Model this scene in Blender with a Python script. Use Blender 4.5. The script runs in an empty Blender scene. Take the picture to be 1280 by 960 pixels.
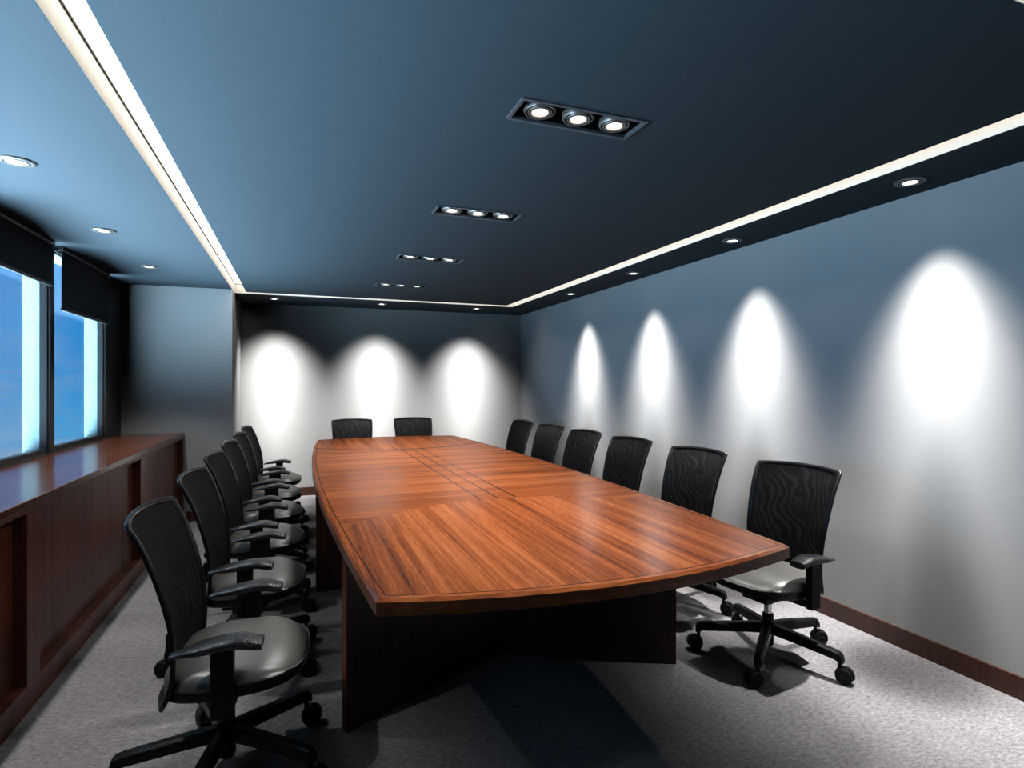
import bpy, bmesh, math, random
from mathutils import Vector, Matrix
random.seed(7)
PI = math.pi
S = bpy.context.scene
COL = S.collection

# ------------------------------------------------------------------ materials
def new_mat(name):
    m = bpy.data.materials.new(name); m.use_nodes = True
    nt = m.node_tree
    return m, nt, nt.nodes['Principled BSDF']

def N(nt, typ, **kw):
    n = nt.nodes.new(typ)
    for k, v in kw.items():
        setattr(n, k, v)
    return n

def math_(nt, op, a, b=None, clamp=False):
    n = nt.nodes.new('ShaderNodeMath'); n.operation = op; n.use_clamp = clamp
    for i, v in enumerate((a, b)):
        if v is None: continue
        if isinstance(v, (int, float)): n.inputs[i].default_value = v
        else: nt.links.new(v, n.inputs[i])
    return n.outputs[0]

def ramp(nt, fac, stops, interp='LINEAR'):
    r = nt.nodes.new('ShaderNodeValToRGB'); cr = r.color_ramp; cr.interpolation = interp
    while len(cr.elements) < len(stops): cr.elements.new(0.5)
    for e, (p, c) in zip(cr.elements, stops):
        e.position = p; e.color = (c[0], c[1], c[2], 1) if len(c) == 3 else c
    nt.links.new(fac, r.inputs[0])
    return r.outputs[0]

def mix(nt, fac, a, b, blend='MIX'):
    n = nt.nodes.new('ShaderNodeMix'); n.data_type = 'RGBA'; n.blend_type = blend
    for i, v in ((0, fac), (6, a), (7, b)):
        if isinstance(v, (int, float)): n.inputs[i].default_value = v
        elif isinstance(v, tuple): n.inputs[i].default_value = (v[0], v[1], v[2], 1)
        else: nt.links.new(v, n.inputs[i])
    return n.outputs[2]

def noise(nt, vec, scale, detail=4, rough=0.55, dist=0.0):
    n = nt.nodes.new('ShaderNodeTexNoise')
    n.inputs['Scale'].default_value = scale; n.inputs['Detail'].default_value = detail
    n.inputs['Roughness'].default_value = rough; n.inputs['Distortion'].default_value = dist
    if vec is not None: nt.links.new(vec, n.inputs['Vector'])
    return n.outputs['Fac']

def mapping(nt, vec, scale=(1, 1, 1), rot=(0, 0, 0), loc=(0, 0, 0)):
    n = nt.nodes.new('ShaderNodeMapping')
    n.inputs['Scale'].default_value = scale; n.inputs['Rotation'].default_value = rot
    n.inputs['Location'].default_value = loc
    nt.links.new(vec, n.inputs['Vector'])
    return n.outputs[0]

def bump(nt, bsdf, h, strength, dist=0.01):
    b = nt.nodes.new('ShaderNodeBump'); b.inputs['Strength'].default_value = strength
    b.inputs['Distance'].default_value = dist
    nt.links.new(h, b.inputs['Height']); nt.links.new(b.outputs[0], bsdf.inputs['Normal'])

def plain(name, col, rough=0.5, metal=0.0, spec=0.5, nscale=0, nbump=0.0):
    m, nt, p = new_mat(name)
    p.inputs['Base Color'].default_value = (*col, 1)
    p.inputs['Roughness'].default_value = rough
    p.inputs['Metallic'].default_value = metal
    p.inputs['Specular IOR Level'].default_value = spec
    if nscale:
        tc = N(nt, 'ShaderNodeTexCoord')
        f = noise(nt, tc.outputs['Object'], nscale)
        c = mix(nt, f, tuple(x * 0.88 for x in col), tuple(min(1, x * 1.12) for x in col))
        nt.links.new(c, p.inputs['Base Color'])
        if nbump: bump(nt, p, f, nbump, 0.004)
    return m

def emit(name, col, strength):
    m = bpy.data.materials.new(name); m.use_nodes = True
    nt = m.node_tree; nt.nodes.clear()
    e = N(nt, 'ShaderNodeEmission'); o = N(nt, 'ShaderNodeOutputMaterial')
    e.inputs[0].default_value = (*col, 1); e.inputs[1].default_value = strength
    nt.links.new(e.outputs[0], o.inputs[0])
    return m

def wood_color(nt, vec, along, dark, mid, light, freq=1.0):
    """vec: object coordinates; along: 0,1,2 grain axis."""
    sc = [13 * freq] * 3; sc[along] = 0.28 * freq
    a = noise(nt, mapping(nt, vec, tuple(sc)), 1.0, 3, 0.6, 0.12)
    sc = [75 * freq] * 3; sc[along] = 1.1 * freq
    b = noise(nt, mapping(nt, vec, tuple(sc)), 1.0, 4, 0.7, 0.05)
    sc = [260 * freq] * 3; sc[along] = 14 * freq
    c = noise(nt, mapping(nt, vec, tuple(sc)), 1.0, 2, 0.5)
    v = math_(nt, 'ADD', math_(nt, 'MULTIPLY', a, 0.42), math_(nt, 'ADD', math_(nt, 'MULTIPLY', b, 0.40), math_(nt, 'MULTIPLY', c, 0.18)))
    return ramp(nt, v, [(0.36, dark), (0.455, tuple(0.45 * d + 0.55 * m for d, m in zip(dark, mid))), (0.52, mid), (0.63, light)]), v

def wood(name, along, dark, mid, light, rough=0.3, freq=1.0, spec=0.5):
    m, nt, p = new_mat(name)
    tc = N(nt, 'ShaderNodeTexCoord')
    c, v = wood_color(nt, tc.outputs['Object'], along, dark, mid, light, freq)
    nt.links.new(c, p.inputs['Base Color'])
    p.inputs['Roughness'].default_value = rough
    p.inputs['Specular IOR Level'].default_value = spec
    bump(nt, p, v, 0.05, 0.002)
    return m

T_D, T_M, T_L = (0.075, 0.017, 0.007), (0.280, 0.076, 0.022), (0.43, 0.142, 0.046)
C_D, C_M, C_L = (0.045, 0.012, 0.006), (0.135, 0.040, 0.021), (0.19, 0.063, 0.034)

TABLE_C = (0.993, 4.17)
TABLE_T = 0.80
def t_half(y):   # half width of the table top at offset y from its middle
    return 0.888 - 0.108 * (y / 2.5) ** 2
def t_end(x):    # offset of the bowed ends at lateral x
    return 2.63 - 0.13 * (x / 0.785) ** 2

def table_top_material():
    m, nt, p = new_mat('table_veneer')
    tc = N(nt, 'ShaderNodeTexCoord'); sep = N(nt, 'ShaderNodeSeparateXYZ')
    nt.links.new(tc.outputs['Object'], sep.inputs[0])
    x, y = sep.outputs[0], sep.outputs[1]
    ay = math_(nt, 'ABSOLUTE', y); x2 = math_(nt, 'MULTIPLY', x, x)
    seam = math_(nt, 'ADD', 1.25, math_(nt, 'MULTIPLY', x2, 0.55))
    d = math_(nt, 'SUBTRACT', ay, seam)
    inside = math_(nt, 'LESS_THAN', d, 0.0)
    cx, v1 = wood_color(nt, tc.outputs['Object'], 0, T_D, T_M, T_L)
    cy, v2 = wood_color(nt, tc.outputs['Object'], 1, T_D, T_M, T_L)
    col = mix(nt, inside, cy, cx)
    # grooves
    far = math_(nt, 'GREATER_THAN', y, 0.0)
    g = math_(nt, 'MULTIPLY', math_(nt, 'LESS_THAN', math_(nt, 'ABSOLUTE', d), math_(nt, 'ADD', math_(nt, 'MULTIPLY', far, 0.020), 0.004)), math_(nt, 'ADD', math_(nt, 'MULTIPLY', far, 0.75), 0.15))
    for lx in (-0.07, 0.03, 0.13):
        l = math_(nt, 'LESS_THAN', math_(nt, 'ABSOLUTE', math_(nt, 'SUBTRACT', x, lx)), 0.0046)
        l = math_(nt, 'MULTIPLY', l, math_(nt, 'MULTIPLY', inside, 0.95))
        g = math_(nt, 'MAXIMUM', g, l)
    # solid-wood border separated by a fine dark line
    hx = math_(nt, 'SUBTRACT', 0.888, math_(nt, 'MULTIPLY', math_(nt, 'MULTIPLY', y, y), 0.108 / 6.25))
    bx = math_(nt, 'SUBTRACT', hx, math_(nt, 'ABSOLUTE', x))
    ey = math_(nt, 'SUBTRACT', 2.63, math_(nt, 'MULTIPLY', x2, 0.13 / 0.785 ** 2))
    by = math_(nt, 'SUBTRACT', ey, ay)
    e = math_(nt, 'MINIMUM', bx, by)
    line = math_(nt, 'LESS_THAN', math_(nt, 'ABSOLUTE', math_(nt, 'SUBTRACT', e, 0.032)), 0.0028)
    g = math_(nt, 'MAXIMUM', g, math_(nt, 'MULTIPLY', line, 0.85))
    border = math_(nt, 'LESS_THAN', e, 0.030)
    cb = mix(nt, math_(nt, 'LESS_THAN', bx, by), cx, cy)
    col = mix(nt, border, col, cb)
    col = mix(nt, g, col, (0.03, 0.008, 0.004))
    nt.links.new(col, p.inputs['Base Color'])
    p.inputs['Roughness'].default_value = 0.5
    p.inputs['Specular IOR Level'].default_value = 0.0
    gl = N(nt, 'ShaderNodeBsdfGlossy'); gl.inputs['Roughness'].default_value = 0.17
    fr = N(nt, 'ShaderNodeFresnel'); fr.inputs[0].default_value = 1.45
    fac = math_(nt, 'MINIMUM', math_(nt, 'MULTIPLY', fr.outputs[0], 0.8), 0.13)
    ms = N(nt, 'ShaderNodeMixShader'); out = nt.nodes['Material Output']
    nt.links.new(fac, ms.inputs[0]); nt.links.new(p.outputs[0], ms.inputs[1]); nt.links.new(gl.outputs[0], ms.inputs[2])
    nt.links.new(ms.outputs[0], out.inputs[0])
    return m

def carpet_material():
    m, nt, p = new_mat('carpet')
    tc = N(nt, 'ShaderNodeTexCoord'); o = tc.outputs['Object']
    a = noise(nt, mapping(nt, o, (36, 85, 1), (0, 0, 0.5)), 1.0, 5, 0.75)
    b = noise(nt, o, 210, 3, 0.7)
    c = noise(nt, o, 3.0, 3, 0.6)
    v = math_(nt, 'ADD', math_(nt, 'MULTIPLY', a, 0.55), math_(nt, 'ADD', math_(nt, 'MULTIPLY', b, 0.35), math_(nt, 'MULTIPLY', c, 0.10)))
    col = ramp(nt, v, [(0.36, (0.075, 0.072, 0.076)), (0.5, (0.18, 0.173, 0.178)), (0.64, (0.315, 0.303, 0.31))])
    nt.links.new(col, p.inputs['Base Color'])
    p.inputs['Roughness'].default_value = 0.95; p.inputs['Specular IOR Level'].default_value = 0.1
    bump(nt, p, v, 0.5, 0.004)
    return m

def wall_material(name, axis, base):
    m, nt, p = new_mat(name)
    tc = N(nt, 'ShaderNodeTexCoord'); o = tc.outputs['Object']
    sc = [14, 14, 14]; sc[2] = 260
    a = noise(nt, mapping(nt, o, tuple(sc)), 1.0, 3, 0.6)
    col = mix(nt, a, tuple(x * 0.94 for x in base), tuple(x * 1.05 for x in base))
    nt.links.new(col, p.inputs['Base Color'])
    p.inputs['Roughness'].default_value = 0.75; p.inputs['Specular IOR Level'].default_value = 0.2
    bump(nt, p, a, 0.12, 0.002)
    return m

def mesh_fabric():
    m, nt, p = new_mat('chair_mesh')
    tc = N(nt, 'ShaderNodeTexCoord'); o = tc.outputs['Object']
    w = N(nt, 'ShaderNodeTexWave'); w.wave_type = 'BANDS'; w.bands_direction = 'DIAGONAL'
    w.inputs['Scale'].default_value = 13; w.inputs['Distortion'].default_value = 15
    w.inputs['Detail'].default_value = 1.5; w.inputs['Detail Scale'].default_value = 0.55
    nt.links.new(mapping(nt, o, (1, 1.0, 0.8)), w.inputs['Vector'])
    n2 = noise(nt, o, 5, 2)
    f = math_(nt, 'MULTIPLY', w.outputs['Fac'], n2)
    col = ramp(nt, f, [(0.1, (0.003, 0.003, 0.0032)), (0.6, (0.014, 0.015, 0.015))])
    nt.links.new(col, p.inputs['Base Color'])
    p.inputs['Roughness'].default_value = 0.7; p.inputs['Specular IOR Level'].default_value = 0.12
    wx = noise(nt, mapping(nt, o, (300, 300, 420)), 1.0, 1)
    bump(nt, p, wx, 0.25, 0.002)
    tr = N(nt, 'ShaderNodeBsdfTransparent'); ms = N(nt, 'ShaderNodeMixShader')
    out = nt.nodes['Material Output']
    fac = math_(nt, 'SUBTRACT', 0.985, math_(nt, 'MULTIPLY', f, 0.11))
    nt.links.new(fac, ms.inputs[0]); nt.links.new(tr.outputs[0], ms.inputs[1]); nt.links.new(p.outputs[0], ms.inputs[2])
    nt.links.new(ms.outputs[0], out.inputs[0])
    return m

def glass_material():
    m = bpy.data.materials.new('window_glass'); m.use_nodes = True
    nt = m.node_tree; nt.nodes.clear()
    tr = N(nt, 'ShaderNodeBsdfTransparent'); tr.inputs[0].default_value = (0.96, 0.985, 1, 1)
    gl = N(nt, 'ShaderNodeBsdfGlossy'); gl.inputs['Roughness'].default_value = 0.02
    fr = N(nt, 'ShaderNodeFresnel'); fr.inputs[0].default_value = 1.35
    ms = N(nt, 'ShaderNodeMixShader'); o = N(nt, 'ShaderNodeOutputMaterial')
    f = math_(nt, 'MULTIPLY', fr.outputs[0], 0.5)
    nt.links.new(f, ms.inputs[0]); nt.links.new(tr.outputs[0], ms.inputs[1]); nt.links.new(gl.outputs[0], ms.inputs[2])
    nt.links.new(ms.outputs[0], o.inputs[0])
    return m

def leather_pad():
    m, nt, p = new_mat('arm_pad_polyurethane')
    tc = N(nt, 'ShaderNodeTexCoord')
    v = N(nt, 'ShaderNodeTexVoronoi'); v.inputs['Scale'].default_value = 130
    nt.links.new(tc.outputs['Object'], v.inputs['Vector'])
    c = mix(nt, v.outputs['Distance'], (0.006, 0.0065, 0.008), (0.013, 0.014, 0.017))
    nt.links.new(c, p.inputs['Base Color']); p.inputs['Roughness'].default_value = 0.32
    bump(nt, p, v.outputs['Distance'], 0.5, 0.003)
    return m

M = {}
M['carpet'] = carpet_material()
M['wall'] = wall_material('wall_covering', 2, (0.43, 0.432, 0.432))
M['ceiling'] = plain('ceiling_paint', (0.050, 0.066, 0.079), 0.8, 0, 0.15, 60, 0.03)
M['shaded_wall'] = plain('window_wall_shade', (0.035, 0.035, 0.034), 0.75, 0, 0.2, 40)  # shade put into the colour: near-black because this wall faces away from the lamps
M['reveal'] = plain('exterior_render', (0.36, 0.52, 0.56), 0.8, 0, 0.2, 30)
M['cove'] = plain('cove_paint', (0.84, 0.80, 0.73), 0.7, 0, 0.2, 30)
M['cove_light'] = emit('cove_diffuser', (1.0, 0.95, 0.87), 4.2)
M['joint'] = plain('cove_joint', (0.02, 0.02, 0.02), 0.6, 0, 0.3, 30)
M['frame'] = plain('window_frame_metal', (0.022, 0.023, 0.025), 0.45, 0.3, 0.4, 50)  # dark metal, deepened to carry the frames' unlit look
M['glass'] = glass_material()
M['blind'] = plain('blind_fabric', (0.17, 0.205, 0.235), 0.85, 0, 0.2, 300, 0.1)
M['blind_bar'] = plain('blind_bar', (0.01, 0.01, 0.01), 0.5, 0, 0.4, 50)
M['blind_roller'] = plain('blind_roller', (0.03, 0.032, 0.035), 0.5, 0.2, 0.5, 50)
M['table'] = table_top_material()
M['table_edge'] = wood('table_edge', 0, T_D, T_M, T_L, 0.3)
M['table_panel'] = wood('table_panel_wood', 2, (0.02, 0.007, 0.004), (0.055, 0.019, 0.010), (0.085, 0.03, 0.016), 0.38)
M['table_panel_edge'] = wood('table_panel_end_wood', 2, (0.06, 0.018, 0.01), (0.20, 0.06, 0.025), (0.28, 0.09, 0.04), 0.35)  # lighter wood tone on the outer end of each board
M['cab'] = wood('credenza_wood', 2, C_D, C_M, C_L, 0.36, 1.0, 0.3)
M['cab_top'] = wood('credenza_top_wood', 1, C_D, (0.11, 0.036, 0.018), (0.17, 0.062, 0.034), 0.2)
M['base'] = wood('baseboard_wood', 2, (0.025, 0.008, 0.004), (0.06, 0.018, 0.009), (0.095, 0.03, 0.015), 0.4)
M['plastic'] = plain('black_plastic', (0.005, 0.005, 0.0055), 0.34, 0, 0.17, 90, 0.02)
M['shiny_plastic'] = plain('glossy_black_plastic', (0.005, 0.005, 0.0055), 0.3, 0, 0.25, 90)
M['wheel'] = plain('caster_rubber', (0.005, 0.005, 0.005), 0.45, 0, 0.17, 90)
M['leather'] = plain('seat_leather', (0.098, 0.096, 0.091), 0.36, 0, 0.6, 220, 0.05)
M['pad'] = leather_pad()
M['chrome'] = plain('chrome', (0.72, 0.72, 0.72), 0.14, 1.0)
M['mesh'] = mesh_fabric()
M['lamp_black'] = plain('lamp_housing', (0.004, 0.004, 0.005), 0.5, 0, 0.3, 50)
M['lamp_frame'] = plain('lamp_trim', (0.09, 0.105, 0.12), 0.4, 0.2, 0.5, 50)
M['lamp_ring'] = plain('lamp_ring_metal', (0.20, 0.185, 0.17), 0.3, 0.6)
M['bulb'] = emit('bulb_glow', (1.0, 0.97, 0.93), 6.0)

# ------------------------------------------------------------------ mesh helpers
def link(name, bm, mats, parent=None, smooth=False, angle=None):
    me = bpy.data.meshes.new(name)
    bmesh.ops.recalc_face_normals(bm, faces=bm.faces)
    bm.to_mesh(me); bm.free()
    if not isinstance(mats, (list, tuple)): mats = [mats]
    for mm in mats: me.materials.append(M[mm] if isinstance(mm, str) else mm)
    if smooth:
        for f in me.polygons: f.use_smooth = True
        if angle is not None: me.set_sharp_from_angle(angle=math.radians(angle))
    o = bpy.data.objects.new(name, me); COL.objects.link(o)
    if parent: o.parent = parent
    return o

def add_box(bm, x0, x1, y0, y1, z0, z1, bevel=0.0, mi=0, seg=2, mat=None):
    t = bmesh.new()
    vs = [t.verts.new((x, y, z)) for x in (x0, x1) for y in (y0, y1) for z in (z0, z1)]
    for q in ((0, 1, 3, 2), (4, 6, 7, 5), (0, 4, 5, 1), (2, 3, 7, 6), (0, 2, 6, 4), (1, 5, 7, 3)):
        t.faces.new([vs[i] for i in q])
    if bevel > 0:
        bmesh.ops.bevel(t, geom=list(t.edges), offset=bevel, segments=seg, profile=0.6, affect='EDGES')
    merge(bm, t, mat, mi)

def merge(bm, t, mat=None, mi=0):
    if mat is not None: bmesh.ops.transform(t, matrix=mat, verts=t.verts)
    bmesh.ops.recalc_face_normals(t, faces=t.faces)
    mp = {v: bm.verts.new(v.co) for v in t.verts}
    for f in t.faces:
        try:
            nf = bm.faces.new([mp[v] for v in f.verts]); nf.material_index = mi if mi else f.material_index
        except ValueError: pass
    t.free()

def add_lathe(bm, prof, seg=32, mat=None, mi=0, closed=False):
    """prof: list of (r, z) revolved about z."""
    t = bmesh.new(); rings = []
    for r, z in prof:
        if r < 1e-6: rings.append([t.verts.new((0, 0, z))])
        else: rings.append([t.verts.new((r * math.cos(2 * PI * k / seg), r * math.sin(2 * PI * k / seg), z)) for k in range(seg)])
    pairs = list(zip(rings, rings[1:]))
    if closed: pairs.append((rings[-1], rings[0]))
    for a, b in pairs:
        for k in range(seg):
            k2 = (k + 1) % seg
            if len(a) == 1 and len(b) == 1: continue
            if len(a) == 1: t.faces.new((a[0], b[k2], b[k]))
            elif len(b) == 1: t.faces.new((a[k], a[k2], b[0]))
            else: t.faces.new((a[k], a[k2], b[k2], b[k]))
    merge(bm, t, mat, mi)

def add_loft(bm, rings, closed_ring=True, caps=True, mat=None, mi=0, loop=False):
    t = bmesh.new()
    R = [[t.verts.new(p) for p in r] for r in rings]
    n = len(R[0])
    pr = list(zip(R, R[1:]))
    if loop: pr.append((R[-1], R[0]))
    for a, b in pr:
        for k in range(n if closed_ring else n - 1):
            k2 = (k + 1) % n
            t.faces.new((a[k], a[k2], b[k2], b[k]))
    if caps and not loop:
        t.faces.new(R[0]); t.faces.new(list(reversed(R[-1])))
    merge(bm, t, mat, mi)

def smoothstep(a, b, x):
    t = max(0, min(1, (x - a) / (b - a))); return t * t * (3 - 2 * t)

def lerp_table(tab, z):
    for (z0, v0), (z1, v1) in zip(tab, tab[1:]):
        if z0 <= z <= z1 or z1 <= z <= z0:
            f = (z - z0) / (z1 - z0); return v0 + f * (v1 - v0)
    return tab[0][1] if abs(z - tab[0][0]) < abs(z - tab[-1][0]) else tab[-1][1]

def catmull(tab, z):
    """smooth interpolation of sorted (z, v)."""
    n = len(tab)
    if z <= tab[0][0]: return tab[0][1]
    if z >= tab[-1][0]: return tab[-1][1]
    for i in range(n - 1):
        if tab[i][0] <= z <= tab[i + 1][0]:
            z0, v0 = tab[i]; z1, v1 = tab[i + 1]
            d0 = (v1 - tab[i - 1][1]) / (z1 - tab[i - 1][0]) if i > 0 else (v1 - v0) / (z1 - z0)
            d1 = (tab[i + 2][1] - v0) / (tab[i + 2][0] - z0) if i + 2 < n else (v1 - v0) / (z1 - z0)
            h = z1 - z0; t = (z - z0) / h
            return (2 * t**3 - 3 * t**2 + 1) * v0 + (t**3 - 2 * t**2 + t) * h * d0 + (-2 * t**3 + 3 * t**2) * v1 + (t**3 - t**2) * h * d1

def thing(name, label, cat, loc=(0, 0, 0), rz=0.0, group=None):
    o = bpy.data.objects.new(name, None); COL.objects.link(o)
    o.location = loc; o.rotation_euler = (0, 0, rz); o.empty_display_size = 0.1
    o['label'] = label; o['category'] = cat
    if group: o['group'] = group
    return o

def struct(name, bm, mats, label=None, parent=None, **kw):
    o = link(name, bm, mats, parent, **kw)
    if parent is None: o['kind'] = 'structure'
    if label: o['label'] = label; 
    return o

def copy_tree(o, parent=None):
    c = o.copy(); COL.objects.link(c)
    if parent is not None: c.parent = parent
    for ch in [k for k in bpy.data.objects if k.parent == o]:
        copy_tree(ch, c)
    return c

# ------------------------------------------------------------------ room shell
XL, XR, YB, YN, H = -1.64, 3.05, 7.72, -0.60, 2.42
PX, PY = -0.64, 6.68            # pillar face / corner
SLOT = 0.125
SX0, SX1 = -0.64, 2.627         # outer edges of the cove
SY0, SY1 = 0.80, 6.93
SZ = 2.525

bm = bmesh.new(); add_box(bm, XL - 0.2, XR + 0.1, YN - 0.1, YB + 0.1, -0.10, 0.0)
struct('floor', bm, 'carpet')
bm = bmesh.new(); add_box(bm, XR, XR + 0.1, YN - 0.1, YB + 0.1, 0, H + 0.3)
struct('wall_right', bm, 'wall')
bm = bmesh.new(); add_box(bm, XL - 0.2, XR, YB, YB + 0.1, 0, H + 0.3)
struct('wall_back', bm, 'wall')
bm = bmesh.new(); add_box(bm, XL - 0.2, XR, YN - 0.1, YN, 0, H + 0.3)
struct('wall_front', bm, 'wall')
bm = bmesh.new(); add_box(bm, XL - 0.16, PX, PY, YB, 0, H + 0.3)
struct('wall_pillar', bm, 'wall')

# ceiling with the cove slot and the four recessed lamp openings left free
PANELS = [1.92, 3.19, 4.47, 5.79]
PCX, PHX, PHY = 0.993, 0.255, 0.080
bm = bmesh.new()
TH = 0.30
# perimeter
add_box(bm, XL - 0.16, SX0, YN, SY0, H, H + TH)
add_box(bm, XL - 0.16, SX0, SY0, YB, H, H + TH)
add_box(bm, SX0, XR, YN, SY0, H, H + TH)
add_box(bm, SX1, XR, SY0, YB, H, H + TH)
add_box(bm, SX0, SX1, SY1, YB, H, H + TH)
# slot back
add_box(bm, SX0, SX1, SY0, SY1, H + TH, H + TH + 0.05)
# centre field
cx0, cx1, cy0, cy1 = SX0 + SLOT, SX1 - SLOT, SY0 + SLOT, SY1 - SLOT
add_box(bm, cx0, PCX - PHX, cy0, cy1, H, H + 0.09)
add_box(bm, PCX + PHX, cx1, cy0, cy1, H, H + 0.09)
ys = [cy0] + [v for p in PANELS for v in (p - PHY, p + PHY)] + [cy1]
for a, b in zip(ys[0::2], ys[1::2]):
    add_box(bm, PCX - PHX, PCX + PHX, a, b, H, H + 0.09)
struct('ceiling', bm, 'ceiling')

# painted sides of the cove
w = 0.0015
bm = bmesh.new()
add_box(bm, SX0, SX0 + w, SY0, SY1, H + 0.001, SZ)
add_box(bm, SX1 - w, SX1, SY0, SY1, H + 0.001, SZ)
add_box(bm, SX0 + w, SX1 - w, SY1 - w, SY1, H + 0.001, SZ)
add_box(bm, SX0 + w, SX1 - w, SY0, SY0 + w, H + 0.001, SZ)
struct('trim_1', bm, 'cove')
bm = bmesh.new()
add_box(bm, cx0 - w, cx0, cy0, cy1, H + 0.001, SZ)
add_box(bm, cx1, cx1 + w, cy0, cy1, H + 0.001, SZ)
add_box(bm, cx0, cx1, cy1, cy1 + w, H + 0.001, SZ)
add_box(bm, cx0, cx1, cy0 - w, cy0, H + 0.001, SZ)
struct('trim_2', bm, 'cove')

def cove(label, x0, x1, y0, y1, joint):
    t = thing('cove_light', label, 'light', ((x0 + x1) / 2, (y0 + y1) / 2, SZ), 0, None)
    cx, cy = t.location.x, t.location.y
    bm = bmesh.new(); add_box(bm, x0 - cx, x1 - cx, y0 - cy, y1 - cy, 0.003, 0.02, 0.001)
    link('diffuser', bm, 'cove_light', t)
    bm = bmesh.new()
    a = [v - cx if i < 2 else v - cy for i, v in enumerate(joint)]
    add_box(bm, a[0], a[1], a[2], a[3], -0.005, 0.003)
    link('edge_strip', bm, 'joint', t)['label'] = 'thin black edge strip'
    bm = bmesh.new(); add_box(bm, x0 - cx, x1 - cx, y0 - cy, y1 - cy, 0.02, 0.03)
    link('housing', bm, 'lamp_black', t)
L0, L1 = SX0 + w, cx0 - w
R0, R1 = cx1 + w, SX1 - w
B0, B1 = cy1 + w, SY1 - w
F0, F1 = SY0 + w, cy0 - w
cove('white linear cove light running along the window side of the ceiling', L0, L1, F0, B0, (L0, L0 + 0.006, F0, B0))
cove('white linear cove light running above the long plain wall with the spotlit arcs', R0, R1, F0, B0, (R1 - 0.006, R1, F0, B0))
cove('white linear cove light across the ceiling in front of the back wall', L0, R1, B0, B1, (L0, R1, B1 - 0.006, B1))
cove('white linear cove light across the ceiling nearest the camera', L1, R0, F0, F1, (L1, R0, F0, F0 + 0.006))

# baseboards
bm = bmesh.new(); add_box(bm, XR - 0.014, XR, YN, YB, 0, 0.105, 0.002)
struct('baseboard_right', bm, 'base')
bm = bmesh.new(); add_box(bm, PX, XR - 0.014, YB - 0.014, YB, 0, 0.105, 0.002)
struct('baseboard_back', bm, 'base')
bm = bmesh.new(); add_box(bm, PX, PX + 0.014, PY - 0.014, YB - 0.014, 0, 0.105, 0.002); add_box(bm, -1.06, PX, PY - 0.014, PY, 0, 0.105, 0.002)
struct('baseboard_pillar', bm, 'base')

# ------------------------------------------------------------------ window wall
WIN = [(5.020, 6.190), (3.795, 4.948), (2.570, 3.723), (1.345, 2.498), (0.120, 1.273)]  # last opening is out of view, added so daylight reaches the table's near edge
WZ0, WZ1 = 0.925, 2.385
XI, XM, XO = -1.64, -1.70, -1.80
edges = [YN] + [v for a, b in sorted(WIN) for v in (a, b)] + [PY]
def wall_block(bm, y0, y1, z0, z1):
    add_box(bm, XM, XI, y0, y1, z0, z1, 0, 0)
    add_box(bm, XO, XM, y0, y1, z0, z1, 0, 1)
bm = bmesh.new()
for a, b in zip(edges[0::2], edges[1::2]): wall_block(bm, a, b, 0, H)
for a, b in WIN:
    wall_block(bm, a, b, 0, WZ0); wall_block(bm, a, b, WZ1, H)
struct('wall_left', bm, ['shaded_wall', 'reveal'])
for i, (a, b) in enumerate(sorted(WIN, reverse=True)):
    root = bpy.data.objects.new('window_%d' % (i + 1), None); COL.objects.link(root)
    root.location = (XM, (a + b) / 2, WZ0); root['kind'] = 'structure'
    hw, hh = (b - a) / 2, WZ1 - WZ0
    bm = bmesh.new()
    f = 0.014
    add_box(bm, 0.0, 0.045, -hw, -hw + f, 0, hh, 0.002); add_box(bm, 0.0, 0.045, hw - f, hw, 0, hh, 0.002)
    add_box(bm, 0.0, 0.045, -hw + f, hw - f, 0, 0.038, 0.002); add_box(bm, 0.0, 0.045, -hw + f, hw - f, hh - f, hh, 0.002)
    link('window_frame', bm, 'frame', root)
    bm = bmesh.new(); add_box(bm, 0.014, 0.020, -hw + f - 0.004, hw - f + 0.004, 0.034, hh - f + 0.004)
    link('window_pane', bm, 'glass', root)
    # daylight sampling portal over the opening
    la = bpy.data.lights.new('window_portal', 'AREA'); la.shape = 'RECTANGLE'
    la.size = hh; la.size_y = b - a
    la.cycles.is_portal = True
    lo = bpy.data.objects.new('window_portal', la); COL.objects.link(lo)
    lo.location = (XO - 0.02, (a + b) / 2, (WZ0 + WZ1) / 2)
    lo.rotation_euler = (0, -PI / 2, 0)

def blind(label, y0, y1, z0):
    t = thing('roller_blind', label, 'blind', (-1.60, (y0 + y1) / 2, H), 0, 'roller blinds over the windows')
    hw = (y1 - y0) / 2; d = z0 - H
    bm = bmesh.new(); add_box(bm, -0.002, 0.002, -hw, hw, d + 0.01, -0.03)
    link('fabric', bm, 'blind', t)
    bm = bmesh.new(); add_box(bm, -0.008, 0.008, -hw, hw, d, d + 0.022, 0.004)
    link('bottom_bar', bm, 'blind_bar', t)
    bm = bmesh.new(); add_lathe(bm, [(0, -hw), (0.014, -hw), (0.014, hw), (0, hw)], 20, Matrix.Translation((0, 0, -0.017)) @ Matrix.Rotation(-PI / 2, 4, 'X'))
    link('roller', bm, 'blind_roller', t, True, 40)
    for s in (-1, 1):
        bm = bmesh.new(); add_box(bm, -0.022, 0.014, s * hw + 0.003 * s - 0.003, s * hw + 0.003 * s + 0.003, -0.034, 0.0, 0.001)
        link('bracket', bm, 'blind_roller', t)
blind('dark grey roller blind on the window farther from the camera, pulled down lower', 5.03, 6.10, 1.955)
blind('dark grey roller blind on the nearer window, cut off by the picture edge', 3.80, 4.86, 2.10)

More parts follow.
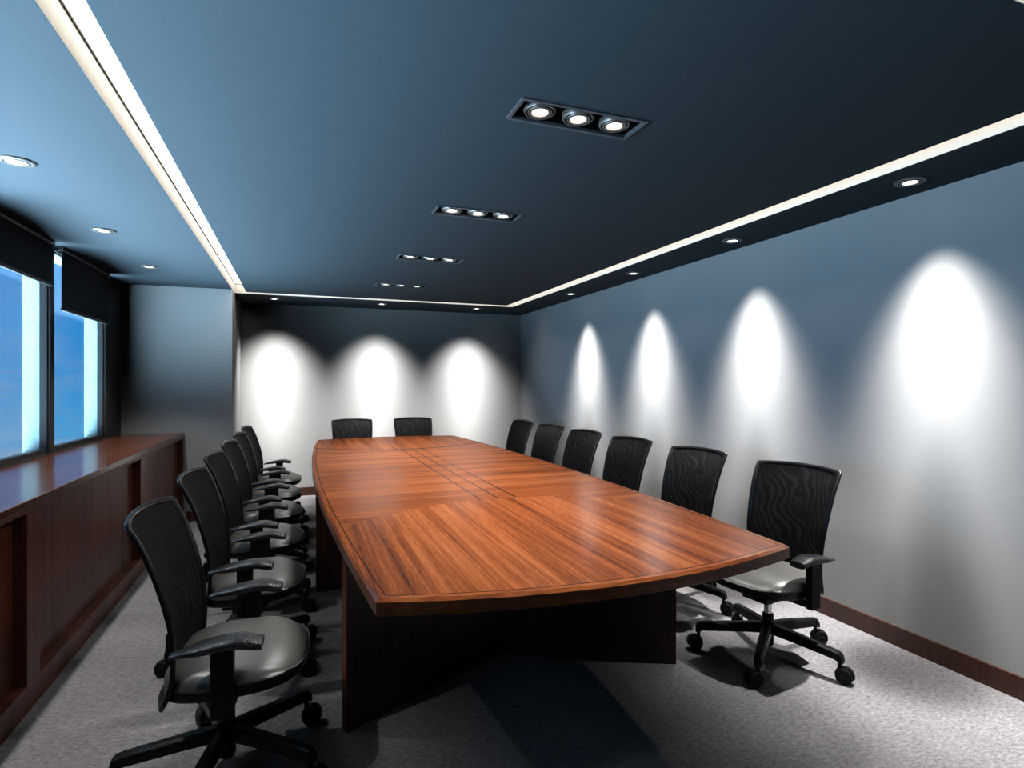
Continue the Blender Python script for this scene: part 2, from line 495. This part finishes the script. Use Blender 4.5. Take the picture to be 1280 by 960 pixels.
# ------------------------------------------------------------------ credenza
CX = -1.085; CT = 0.92
def cab_unit(label, y0, y1, s0, s1):
    """s0, s1: stile widths at each end"""
    t = thing('credenza_unit', label, 'cabinet', (CX, (y0 + y1) / 2, 0), 0, 'wooden credenza units under the windows')
    L = (y1 - y0) / 2 - 0.0005; D = 0.535; R = 0.05
    zb, zt = 0.118, 0.862
    bm = bmesh.new()
    add_box(bm, -D, -R - 0.02, -L, L, 0, CT - 0.035)                       # carcass
    add_box(bm, -R - 0.02, 0, -L, -L + s0, 0, CT - 0.035, 0.0015)
    add_box(bm, -R - 0.02, 0, L - s1, L, 0, CT - 0.035, 0.0015)
    add_box(bm, -R - 0.02, 0, -L + s0, L - s1, 0, zb, 0.0015)
    add_box(bm, -R - 0.02, 0, -L + s0, L - s1, zt, CT - 0.035, 0.0015)
    link('carcass', bm, 'cab', t)
    a, b = -L + s0, L - s1
    n = 3; wd = (b - a) / n
    for k in range(n):
        bm = bmesh.new(); add_box(bm, -R - 0.02, -R, a + k * wd + 0.0015, a + (k + 1) * wd - 0.0015, zb + 0.001, zt - 0.001, 0.0015)
        link('door', bm, 'cab', t)
cab_unit('dark wooden credenza unit nearest the camera, cut off by the picture edge', 1.185, 3.092, 0.064, 0.064)
cab_unit('dark wooden three-door credenza unit in the middle of the run under the windows', 3.092, 4.999, 0.066, 0.066)
cab_unit('dark wooden credenza unit at the far end against the blue pillar', 4.999, 6.663, 0.064, 0.05)
bm = bmesh.new(); add_box(bm, XI + 0.003 - CX, 0.004, -2.739, 2.739, -0.0345, 0, 0.003)
o = link('worktop', bm, 'cab_top'); o.location = (CX, 3.924, CT)
o['label'] = 'long polished dark wooden worktop over the credenza under the windows'; o['category'] = 'worktop'

# ------------------------------------------------------------------ conference table
tb = thing('conference_table', 'long boat-shaped conference table in reddish polished wood', 'table', (*TABLE_C, 0))
out = []
nn = 40
for k in range(nn): 
    y = -2.5 + 5.0 * k / nn; out.append((t_half(y), y))
for k in range(nn):
    x = 0.78 - 1.56 * k / nn; out.append((x, t_end(x)))
for k in range(nn):
    y = 2.5 - 5.0 * k / nn; out.append((-t_half(y), y))
for k in range(nn):
    x = -0.78 + 1.56 * k / nn; out.append((x, -t_end(x)))
def ring(off, z):
    r = []
    for x, y in out:
        sx = 1 - off / 0.87; sy = 1 - off / 2.6
        r.append((x * sx, y * sy, z))
    return r
bm = bmesh.new()
T = TABLE_T
vs = [[bm.verts.new(p) for p in ring(o_, z)] for o_, z in ((0.012, T - 0.052), (0.003, T - 0.050), (0.0, T - 0.047), (0.0, T - 0.009), (0.010, T))]
for i, (a, b) in enumerate(zip(vs, vs[1:])):
    for k in range(len(a)):
        k2 = (k + 1) % len(a)
        f = bm.faces.new((a[k], a[k2], b[k2], b[k])); f.material_index = 1 if i < 3 else 0
bm.faces.new(list(reversed(vs[0]))).material_index = 1
bm.faces.new(vs[-1]).material_index = 0
link('tabletop', bm, ['table', 'table_edge'], tb)
# V-shaped pedestals at both ends, a flat one across the middle
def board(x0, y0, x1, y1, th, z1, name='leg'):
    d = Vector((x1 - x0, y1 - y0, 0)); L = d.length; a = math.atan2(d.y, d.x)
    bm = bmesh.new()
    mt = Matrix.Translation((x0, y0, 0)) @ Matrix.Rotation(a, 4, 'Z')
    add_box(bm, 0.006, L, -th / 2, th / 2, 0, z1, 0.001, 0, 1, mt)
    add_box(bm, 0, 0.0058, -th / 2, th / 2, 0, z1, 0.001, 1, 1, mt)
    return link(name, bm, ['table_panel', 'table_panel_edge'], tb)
zt = T - 0.052
for s in (-1, 1):
    for q in (-1, 1):
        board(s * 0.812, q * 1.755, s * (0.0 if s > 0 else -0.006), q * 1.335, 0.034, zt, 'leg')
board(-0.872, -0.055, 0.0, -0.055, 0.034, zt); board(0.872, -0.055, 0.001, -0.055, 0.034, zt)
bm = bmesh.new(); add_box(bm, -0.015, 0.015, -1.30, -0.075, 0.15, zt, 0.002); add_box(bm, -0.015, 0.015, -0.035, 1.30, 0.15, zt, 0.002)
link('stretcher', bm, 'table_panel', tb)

# ------------------------------------------------------------------ office chair (faces local +x)
PROF = [(0.345, -0.200), (0.40, -0.172), (0.46, -0.156), (0.60, -0.156), (0.73, -0.180), (0.88, -0.228), (0.985, -0.280)]
HALF = [(0.345, 0.170), (0.365, 0.188), (0.41, 0.198), (0.55, 0.205), (0.75, 0.220), (0.985, 0.234)]
def back_pt(z, t, off=0.0):
    hw = catmull(HALF, z); x = catmull(PROF, z)
    e = 0.01
    dx = (catmull(PROF, z + e) - catmull(PROF, z - e)) / (2 * e)
    n = Vector((1, 0, -dx)).normalized()
    p = Vector((x + 0.030 * t * t, hw * t, z - 0.006 * t * t))
    return p + n * off
def seat_ring(scale, z, n=56):
    r = []
    for k in range(n):
        a = 2 * PI * k / n
        c, s = math.cos(a), math.sin(a)
        e = 2 / 4.2
        e = 2 / 4.6 if c < 0 else 2 / 2.9
        x = 0.0525 + 0.2295 * scale * math.copysign(abs(c) ** e, c)
        wy = 0.247 + (0.05 * x / 0.2 if x < 0 else 0.0)
        y = wy * scale * math.copysign(abs(s) ** e, s)
        zz = z - 0.020 * smoothstep(0.12, 0.28, x) * (1 if z > 0.43 else 0) + 0.065 * x * (1 if z < 0.43 else 0.15) + 0.006 * (abs(y) / 0.24) ** 2
        r.append((x, y, zz))
    return r

def make_chair():
    t = thing('office_chair', 'x', 'chair', (0, 0, 0), 0, 'black mesh office chairs around the table')
    bm = bmesh.new()
    add_loft(bm, [seat_ring(s, z) for s, z in ((0.3, 0.408), (0.97, 0.408), (0.994, 0.412), (1.0, 0.420), (0.99, 0.434), (0.965, 0.448), (0.92, 0.460), (0.83, 0.472), (0.70, 0.482), (0.5, 0.490), (0.25, 0.494), (0.06, 0.495))])
    link('seat', bm, 'leather', t, True)
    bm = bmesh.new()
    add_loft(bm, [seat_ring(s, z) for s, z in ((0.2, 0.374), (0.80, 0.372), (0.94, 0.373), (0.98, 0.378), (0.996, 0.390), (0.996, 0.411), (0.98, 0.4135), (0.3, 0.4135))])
    link('seat_underside', bm, 'plastic', t, True, 50)  # black lower half of the seat, below the cushion
    bm = bmesh.new()
    add_loft(bm, [[(p[0], p[1], p[2] - 0.0) for p in seat_ring(s, z)] for s, z in ((0.3, 0.360), (0.50, 0.360), (0.60, 0.364), (0.60, 0.376), (0.3, 0.376))])
    link('seat_pan', bm, 'plastic', t, True, 50)
    # mesh panel
    bm = bmesh.new()
    nz, nt_ = 30, 16
    zs = [0.362 + (0.972 - 0.362) * i / nz for i in range(nz + 1)]
    for off in (0.003, -0.003):
        g = [[bm.verts.new(back_pt(z, -0.955 + 1.91 * j / nt_, off)) for j in range(nt_ + 1)] for z in zs]
        for i in range(nz):
            for j in range(nt_): bm.faces.new((g[i][j], g[i][j + 1], g[i + 1][j + 1], g[i + 1][j]))
        if off > 0: ga = g
    def edge_loop(g): return [r[0] for r in g] + g[-1][1:] + [r[-1] for r in reversed(g[:-1])] + list(reversed(g[0][1:-1]))
    la_, lb_ = edge_loop(ga), edge_loop(g)
    for k in range(len(la_)):
        k2 = (k + 1) % len(la_)
        bm.faces.new((la_[k], la_[k2], lb_[k2], lb_[k]))
    back = link('backrest', bm, 'mesh', t, True, 60)
    # frame around the mesh
    path = []
    zz0, zz1 = 0.350, 0.980
    nS = 30
    c = 0.93
    for i in range(nS + 1): path.append((zz0 + 0.02 + (zz1 - 0.03 - zz0) * i / nS, 1.0))
    for i in range(1, 12): path.append((zz1 - 0.01 + 0.01 * math.sin(PI * i / 12) ** 0.5, 1.0 - 2.0 * i / 12))
    for i in range(nS + 1): path.append((zz1 - 0.01 - (zz1 - 0.03 - zz0) * i / nS, -1.0))
    for i in range(1, 12): path.append((zz0 + 0.02 - 0.02 * math.sin(PI * i / 12) ** 0.5, -1.0 + 2.0 * i / 12))
    pts = [back_pt(z, tt) for z, tt in path]
    rings = []
    n = len(pts)
    for k in range(n):
        tan = (pts[(k + 1) % n] - pts[k - 1]).normalized()
        z, tt = path[k]
        e = 0.01
        dx = (catmull(PROF, z + e) - catmull(PROF, z - e)) / (2 * e)
        nor = Vector((1, -0.25 * tt, -dx)).normalized()
        sd = tan.cross(nor).normalized(); nor = sd.cross(tan).normalized()
        wv = 0.0165 if abs(tt) > 0.99 else 0.011
        hv = 0.0085
        rings.append([pts[k] + sd * (wv * math.copysign(abs(math.cos(a)) ** 0.7, math.cos(a))) + nor * (hv * math.copysign(abs(math.sin(a)) ** 0.7, math.sin(a))) for a in [2 * PI * q / 10 for q in range(10)]])
    bm = bmesh.new(); add_loft(bm, rings, loop=True)
    link('back_frame', bm, 'shiny_plastic', t, True, 60)
    # lumbar bracket under the seat to the back
    bm = bmesh.new()
    rr = []
    for x, z, hw, hh in ((0.02, 0.352, 0.05, 0.014), (-0.10, 0.350, 0.05, 0.013), (-0.155, 0.362, 0.048, 0.013), (-0.180, 0.40, 0.045, 0.012), (-0.182, 0.47, 0.04, 0.010), (-0.184, 0.54, 0.03, 0.008)):
        d = Vector((0, 0, 1)) if x > -0.15 else Vector((1, 0, 0.1))
        if x == -0.155: d = Vector((0.7, 0, 0.7))
        d.normalize()
        rr.append([Vector((x, hw * a, z)) + d * hh * b for a, b in ((-1, -1), (1, -1), (1, 1), (-1, 1))])
    add_loft(bm, rr)
    bmesh.ops.bevel(bm, geom=list(bm.edges), offset=0.003, segments=1, affect='EDGES')
    link('back_bracket', bm, 'plastic', t)
    bm = bmesh.new()
    add_lathe(bm, [(0, -0.03), (0.014, -0.03), (0.018, -0.024), (0.018, 0.024), (0.014, 0.03), (0, 0.03)], 16, Matrix.Translation((-0.176, 0.0, 0.575)) @ Matrix.Rotation(PI / 2, 4, 'X') @ Matrix.Scale(0.8, 4, (1, 0, 0)))
    link('lumbar_support', bm, 'plastic', t, True, 40)
    # arms
    for s in (-1, 1):
        bm = bmesh.new()
        add_box(bm, 0.004, 0.073, s * 0.272 - 0.017, s * 0.272 + 0.017, 0.345, 0.566, 0.006)
        add_box(bm, 0.010, 0.067, min(s * 0.08, s * 0.268), max(s * 0.08, s * 0.268), 0.349, 0.366, 0.003)
        arm = link('armrest', bm, 'plastic', t)
        bm = bmesh.new(); rr = []
        nP = 18
        for i in range(nP + 1):
            u = i / nP
            x = -0.115 + 0.272 * u
            zt_ = 0.561 + 0.044 * math.sin(PI * min(1, (0.03 + u * 0.86)) * 0.72) - 0.014 * smoothstep(0.72, 1, u)
            th_ = 0.009 + 0.030 * math.sin(PI * min(1, 0.02 + u * 0.72))
            hw = 0.019 + 0.025 * smoothstep(0, 0.35, u) - 0.006 * smoothstep(0.85, 1, u)
            rg = []
            for q in range(16):
                a = 2 * PI * q / 16
                cc, ss = math.cos(a), math.sin(a)
                rg.append((x, s * 0.268 + hw * math.copysign(abs(cc) ** 0.6, cc), zt_ - th_ / 2 + th_ / 2 * math.copysign(abs(ss) ** 0.7, ss)))
            rr.append(rg)
        add_loft(bm, rr)
        link('arm_pad', bm, 'pad', arm, True, 55)
    # mechanism, column
    bm = bmesh.new(); add_box(bm, -0.10, 0.11, -0.075, 0.075, 0.305, 0.367, 0.010)
    add_lathe(bm, [(0, 0), (0.005, 0), (0.005, 0.16), (0.010, 0.165), (0.010, 0.20), (0, 0.20)], 10, Matrix.Translation((0.05, -0.06, 0.345)) @ Matrix.Rotation(PI / 2, 4, 'X'))
    link('tilt_mechanism', bm, 'plastic', t, True, 35)
    bm = bmesh.new(); add_lathe(bm, [(0, 0.20), (0.0185, 0.20), (0.0185, 0.306), (0, 0.306)], 24)
    link('gas_column', bm, 'chrome', t, True, 40)['label'] = 'chrome gas column'
    bm = bmesh.new(); add_lathe(bm, [(0, 0.058), (0.022, 0.058), (0.028, 0.066), (0.030, 0.115), (0.036, 0.125), (0.036, 0.178), (0.027, 0.186), (0.027, 0.222), (0.024, 0.226), (0, 0.226)], 28)
    star = link('star_base', bm, 'plastic', t, True, 40)
    for k in range(5):
        a = 2 * PI * k / 5 + PI
        R = Matrix.Rotation(a, 4, 'Z')
        bm = bmesh.new(); rr = []
        for r, z0, z1, hw in ((0.028, 0.126, 0.176, 0.024), (0.12, 0.122, 0.168, 0.023), (0.24, 0.112, 0.155, 0.021), (0.325, 0.105, 0.146, 0.019), (0.346, 0.098, 0.141, 0.0185), (0.358, 0.094, 0.130, 0.0175), (0.362, 0.092, 0.115, 0.0165)):
            rr.append([(r, -hw, z0), (r, hw, z0), (r, hw * 1.0, z1 - 0.008), (r, hw * 0.62, z1), (r, -hw * 0.62, z1), (r, -hw, z1 - 0.008)])
        add_loft(bm, rr, mat=R)
        link('leg', bm, 'plastic', star)
        # twin-wheel caster
        ca = a + random.uniform(-0.9, 0.9)
        Rc = R @ Matrix.Translation((0.345, 0, 0)) @ Matrix.Rotation(ca - a, 4, 'Z')
        bm = bmesh.new()
        add_lathe(bm, [(0, 0.040), (0.009, 0.040), (0.009, 0.092), (0.013, 0.094), (0.013, 0.108), (0, 0.108)], 14, Rc)
        for sy in (-1, 1):
            add_lathe(bm, [(0, -0.009), (0.030, -0.009), (0.0365, -0.006), (0.038, 0.0), (0.0365, 0.006), (0.030, 0.009), (0.024, 0.007), (0.010, 0.008), (0.008, 0.011), (0, 0.011)], 24, Rc @ Matrix.Translation((0.022, sy * 0.019, 0.038)) @ Matrix.Rotation(-PI / 2 * sy, 4, 'X'), 1)
        # hood
        hood = []
        for q in range(9):
            an = math.radians(-10 + 190 * q / 8)
            hood.append([(0.022 + rr_ * math.cos(an), yy, 0.038 + rr_ * math.sin(an)) for rr_, yy in ((0.042, -0.011), (0.042, 0.011), (0.030, 0.011), (0.030, -0.011))])
        add_loft(bm, hood, mat=Rc)
        add_box(bm, 0.004, 0.040, -0.009, 0.009, 0.028, 0.066, 0.003, 0, 2, Rc)
        link('caster', bm, ['plastic', 'wheel'], star, True, 40)
    return t, star

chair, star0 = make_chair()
used = [False]
def place_chair(x, y, rz, label, star_rot):
    if not used[0]:
        c = chair; used[0] = True
    else: c = copy_tree(chair)
    c.location = (x, y, 0); c.rotation_euler = (0, 0, rz); c['label'] = label
    for k in c.children:
        if k.name.startswith('star_base'): k.rotation_euler = (0, 0, star_rot)
    return c
ordn = ['nearest the camera', 'second from the camera', 'third from the camera', 'fourth from the camera', 'fifth from the camera', 'farthest from the camera']
for i, y in enumerate((2.31, 3.13, 3.95, 4.73, 5.51, 6.31)):
    place_chair(2.305, y, math.radians(188 if i else 189), 'black mesh chair on the plain wall side of the table, ' + ordn[i], math.radians(-7 + (0, 9, -14, 20, 5, -8)[i]))
for i, y in enumerate((2.32, 3.17, 3.97, 4.78, 5.57, 6.40)):
    place_chair(-0.238, y, math.radians(-5), 'black mesh chair on the window side of the table, ' + ordn[i], math.radians(6 + (0, -3, 2, 4, -2, 5)[i]))
place_chair(0.643, 7.085, math.radians(-90), 'black mesh office chair at the far table end, nearer the window side', 0.2)
place_chair(1.398, 7.085, math.radians(-91), 'black mesh office chair at the far table end, nearer the long plain wall', -0.1)

# ------------------------------------------------------------------ ceiling lamps
def spot(parent, loc, rot, power, size, blend, col=(1, 0.98, 0.955), rad=0.025, profile=None):
    l = bpy.data.lights.new('spot_lamp', 'SPOT'); l.energy = power; l.spot_size = math.radians(size)
    l.spot_blend = blend; l.color = col; l.shadow_soft_size = rad
    if profile:
        l.use_nodes = True; nt = l.node_tree; em = nt.nodes['Emission']
        tc = N(nt, 'ShaderNodeTexCoord'); sp = N(nt, 'ShaderNodeSeparateXYZ')
        nt.links.new(tc.outputs['Normal'], sp.inputs[0])
        ang = math_(nt, 'DIVIDE', math_(nt, 'ARCCOSINE', math_(nt, 'ABSOLUTE', sp.outputs[2])), PI * 75 / 180)
        st = ramp(nt, ang, [(a / 75.0, (v, v, v)) for a, v in profile])
        nt.links.new(st, em.inputs[1])
    o = bpy.data.objects.new('spot_lamp', l); COL.objects.link(o)
    o.parent = parent; o.location = loc; o.rotation_euler = rot
    return o

def ring_mesh(bm, r0, r1, z0, z1, mat=None):
    add_lathe(bm, [(r0, z0), (r1 * 0.95, z0), (r1, z0 + 0.3 * (z1 - z0)), (r1, z1), (r0 + 0.002, z1)], 36, mat, closed=True)

dl_proto = [None]
def downlight(x, y, label, power, tilt, size=80, blend=0.8, beam=None, group='round recessed downlights'):
    """tilt: (rx, ry) of the beam"""
    if dl_proto[0] is None:
        t = thing('recessed_downlight', label, 'light', (x, y, H), 0, group)
        bm = bmesh.new(); ring_mesh(bm, 0.050, 0.068, -0.008, 0.0); link('trim_ring', bm, 'lamp_ring', t, True, 40)
        bm = bmesh.new(); add_lathe(bm, [(0, -0.0005), (0.051, -0.0005), (0.051, -0.002), (0, -0.002)], 36); link('baffle', bm, 'lamp_black', t, True, 40)
        bm = bmesh.new(); ring_mesh(bm, 0.034, 0.045, -0.009, -0.002); link('gimbal_ring', bm, 'lamp_ring', t, True, 40)
        bm = bmesh.new(); add_lathe(bm, [(0, -0.006), (0.026, -0.0055), (0.034, -0.004), (0.034, -0.002), (0, -0.002)], 32); link('bulb', bm, 'bulb', t, True, 60)
        dl_proto[0] = t
    else:
        t = copy_tree(dl_proto[0]); t.location = (x, y, H); t['label'] = label; t['group'] = group
    todo.append((t, power, tilt, size, blend, beam))
todo = []
P_WALL, P_BACK, P_WIN, P_TABLE = 690, 900, 260, 62
BEAM = [(0, 0.13), (4, 0.18), (6.4, 0.38), (8.4, 0.76), (10.5, 0.96), (14, 0.72), (18, 0.48), (23, 0.26), (27, 0.11), (31, 0.04), (34, 0.012), (37, 0.0)]
WIDE = [(0, 1.0), (5, 0.80), (12, 0.50), (19, 0.29), (30, 0.085), (36, 0.022), (40, 0.004), (43, 0.0)]
SIDE = [(0, 0.30), (25, 0.30), (36, 0.16), (41, 0.02), (44, 0.0)]
TBEAM = [(0, 1.0), (22, 0.85), (36, 0.45), (44, 0.24), (54, 0.16), (62, 0.0)]
for i, y in enumerate((1.93, 3.155, 4.40, 5.65)):
    downlight(2.83, y, 'round recessed downlight over the long plain wall, ' + ('nearest the camera', 'second from the camera', 'third from the camera', 'farthest from the camera')[i], P_WALL, (0, 0.0), 90, 0.2, BEAM)
for i, x in enumerate((-0.245, 0.99, 2.225)):
    downlight(x, 7.20, 'round recessed downlight over the back wall, ' + ('next to the pillar', 'middle of the three', 'next to the corner of the plain wall')[i], P_BACK, (0.30, 0), 100, 0.2, WIDE)
for i, y in enumerate((3.17, 4.40, 5.61)):
    downlight(-1.173, y, 'round recessed downlight over the window credenza, ' + ('nearest the camera', 'middle of the three', 'farthest from the camera')[i], P_WIN, (0, 0.0), 120, 0.2, SIDE)
downlight(2.83, 0.69, 'round recessed downlight over the long plain wall, added unseen beyond the right picture edge', P_WALL, (0, 0.0), 90, 0.2, BEAM)  # unseen lamp added to brighten the foreground floor
downlight(-1.173, 1.94, 'round recessed downlight over the window credenza, added unseen beyond the left picture edge', P_WIN, (0, 0.0), 120, 0.2, SIDE)  # likewise added out of view, to light the floor by the nearest chair
for t, power, tilt, size, blend, beam in todo:
    spot(t, (0, 0, -0.012), (tilt[0], tilt[1], 0), power, size, blend, profile=beam)

def panel_lamp(y, label):
    t = thing('triple_downlight', label, 'light', (PCX, y, H), 0, 'triple recessed downlights over the table')
    bm = bmesh.new()
    b = 0.014
    X, Y = PHX + 0.004, PHY + 0.004
    for a in ((-X, X, -Y, -Y + b), (-X, X, Y - b, Y), (-X, -X + b, -Y + b, Y - b), (X - b, X, -Y + b, Y - b)):
        add_box(bm, *a, -0.007, 0.006, 0.0015)
    link('frame', bm, 'lamp_frame', t)
    bm = bmesh.new(); add_box(bm, -PHX, PHX, -PHY, PHY, 0.045, 0.055)
    for a in ((-PHX, PHX, -PHY, -PHY + 0.003), (-PHX, PHX, PHY - 0.003, PHY), (-PHX, -PHX + 0.003, -PHY, PHY), (PHX - 0.003, PHX, -PHY, PHY)):
        add_box(bm, *a, 0.006, 0.045)
    link('housing', bm, 'lamp_black', t)
    for k in (-1, 0, 1):
        x = k * 0.157
        bm = bmesh.new(); mt = Matrix.Translation((x, 0, 0))
        ring_mesh(bm, 0.052, 0.060, -0.002, 0.022, mt); ring_mesh(bm, 0.032, 0.047, -0.004, 0.020, mt)
        add_box(bm, -0.056, -0.044, -0.004, 0.004, 0.004, 0.012, 0, 0, 2, mt); add_box(bm, 0.044, 0.056, -0.004, 0.004, 0.004, 0.012, 0, 0, 2, mt)
        add_lathe(bm, [(0.034, 0.018), (0.040, 0.020), (0.040, 0.047), (0.034, 0.047)], 28, mt, 1, closed=True)
        g = link('gimbal_ring', bm, ['lamp_ring', 'lamp_black'], t, True, 40)
        bm = bmesh.new(); add_lathe(bm, [(0, 0.002), (0.022, 0.003), (0.030, 0.007), (0.030, 0.016), (0, 0.016)], 32, mt)
        link('bulb', bm, 'bulb', g, True, 60)
    return t
labs = ['nearest the camera', 'second from the camera', 'third from the camera', 'farthest from the camera']
for i, y in enumerate(PANELS):
    t = panel_lamp(y, 'rectangular recessed ceiling fitting with three downlights over the table, ' + labs[i])
    for k in (-1, 0, 1):
        spot(t, (k * 0.157, 0, -0.006), (0, 0, 0), P_TABLE, 130, 0.2, profile=TBEAM)

# ------------------------------------------------------------------ sky outside
W = bpy.data.worlds.new('sky'); S.world = W; W.use_nodes = True
nt = W.node_tree; nt.nodes.clear()
tc = N(nt, 'ShaderNodeTexCoord'); sep = N(nt, 'ShaderNodeSeparateXYZ')
nt.links.new(tc.outputs['Generated'], sep.inputs[0])
z = sep.outputs[2]
u = math_(nt, 'ADD', math_(nt, 'MULTIPLY', z, 0.5), 0.5)
def P_(s): return s * 0.5 + 0.5
sky = ramp(nt, u, [(P_(-0.10), (0.13, 0.56, 1.05)), (P_(0.05), (0.035, 0.40, 1.0)), (P_(0.23), (0.02, 0.34, 0.95)), (P_(0.34), (0.6, 0.95, 1.25)), (1.0, (0.6, 0.9, 1.2))])
cl = noise(nt, mapping(nt, tc.outputs['Generated'], (8, 8, 20)), 1.0, 6, 0.6, 0.4)
low = ramp(nt, u, [(P_(-0.12), (1, 1, 1)), (P_(0.02), (0.35, 0.35, 0.35)), (P_(0.25), (0.12, 0.12, 0.12))])
cm = math_(nt, 'MULTIPLY', ramp(nt, cl, [(0.40, (0, 0, 0)), (0.62, (1, 1, 1))]), low)
sky = mix(nt, cm, sky, (0.42, 0.56, 0.82))
# unseen cool glow below the horizon, added to light the ceiling through the windows
g = ramp(nt, u, [(P_(-0.97), (0, 0, 0)), (P_(-0.90), (1, 1, 1)), (P_(-0.55), (1, 1, 1)), (P_(-0.35), (0.28, 0.28, 0.28)), (P_(-0.20), (0.12, 0.12, 0.12)), (P_(-0.14), (0.08, 0.08, 0.08)), (P_(-0.115), (0, 0, 0))])
LOW_GLOW = 62.0
b1 = N(nt, 'ShaderNodeBackground'); nt.links.new(sky, b1.inputs[0]); b1.inputs[1].default_value = 1.12
b2 = N(nt, 'ShaderNodeBackground'); b2.inputs[0].default_value = (0.56, 0.81, 1.0, 1)
nt.links.new(math_(nt, 'MULTIPLY', g, LOW_GLOW), b2.inputs[1])
ad = N(nt, 'ShaderNodeAddShader'); o = N(nt, 'ShaderNodeOutputWorld')
nt.links.new(b1.outputs[0], ad.inputs[0]); nt.links.new(b2.outputs[0], ad.inputs[1]); nt.links.new(ad.outputs[0], o.inputs[0])
W.cycles.sampling_method = 'MANUAL'; W.cycles.sample_map_resolution = 1024

# low, hazy daylight coming level through the windows
su = bpy.data.lights.new('daylight_sun', 'SUN'); su.energy = 0.95; su.color = (0.40, 0.68, 0.97); su.angle = math.radians(16)
so = bpy.data.objects.new('daylight_sun', su); COL.objects.link(so)
so.location = (-6, 3, 1.6)
so.rotation_euler = Vector((math.cos(math.radians(10)), math.sin(math.radians(10)), 0.02)).to_track_quat('-Z', 'Y').to_euler()

# ------------------------------------------------------------------ camera
cam = bpy.data.cameras.new('camera'); co = bpy.data.objects.new('camera', cam); COL.objects.link(co)
cam.sensor_width = 36; cam.lens = 20.0; cam.clip_start = 0.02
co.location = (0, 0, 1.42); co.rotation_euler = (PI / 2, 0, -math.atan(269 / 711.1))
S.camera = co
S.view_settings.view_transform = 'Standard'; S.view_settings.look = 'None'
S.view_settings.exposure = 0.0; S.view_settings.gamma = 1.0
S.view_settings.use_curve_mapping = False
S.cycles.use_denoising = True
S.cycles.max_bounces = 8; S.cycles.diffuse_bounces = 0; S.cycles.transparent_max_bounces = 24
S.cycles.sample_clamp_indirect = 4.0
S.cycles.caustics_reflective = False; S.cycles.caustics_refractive = False
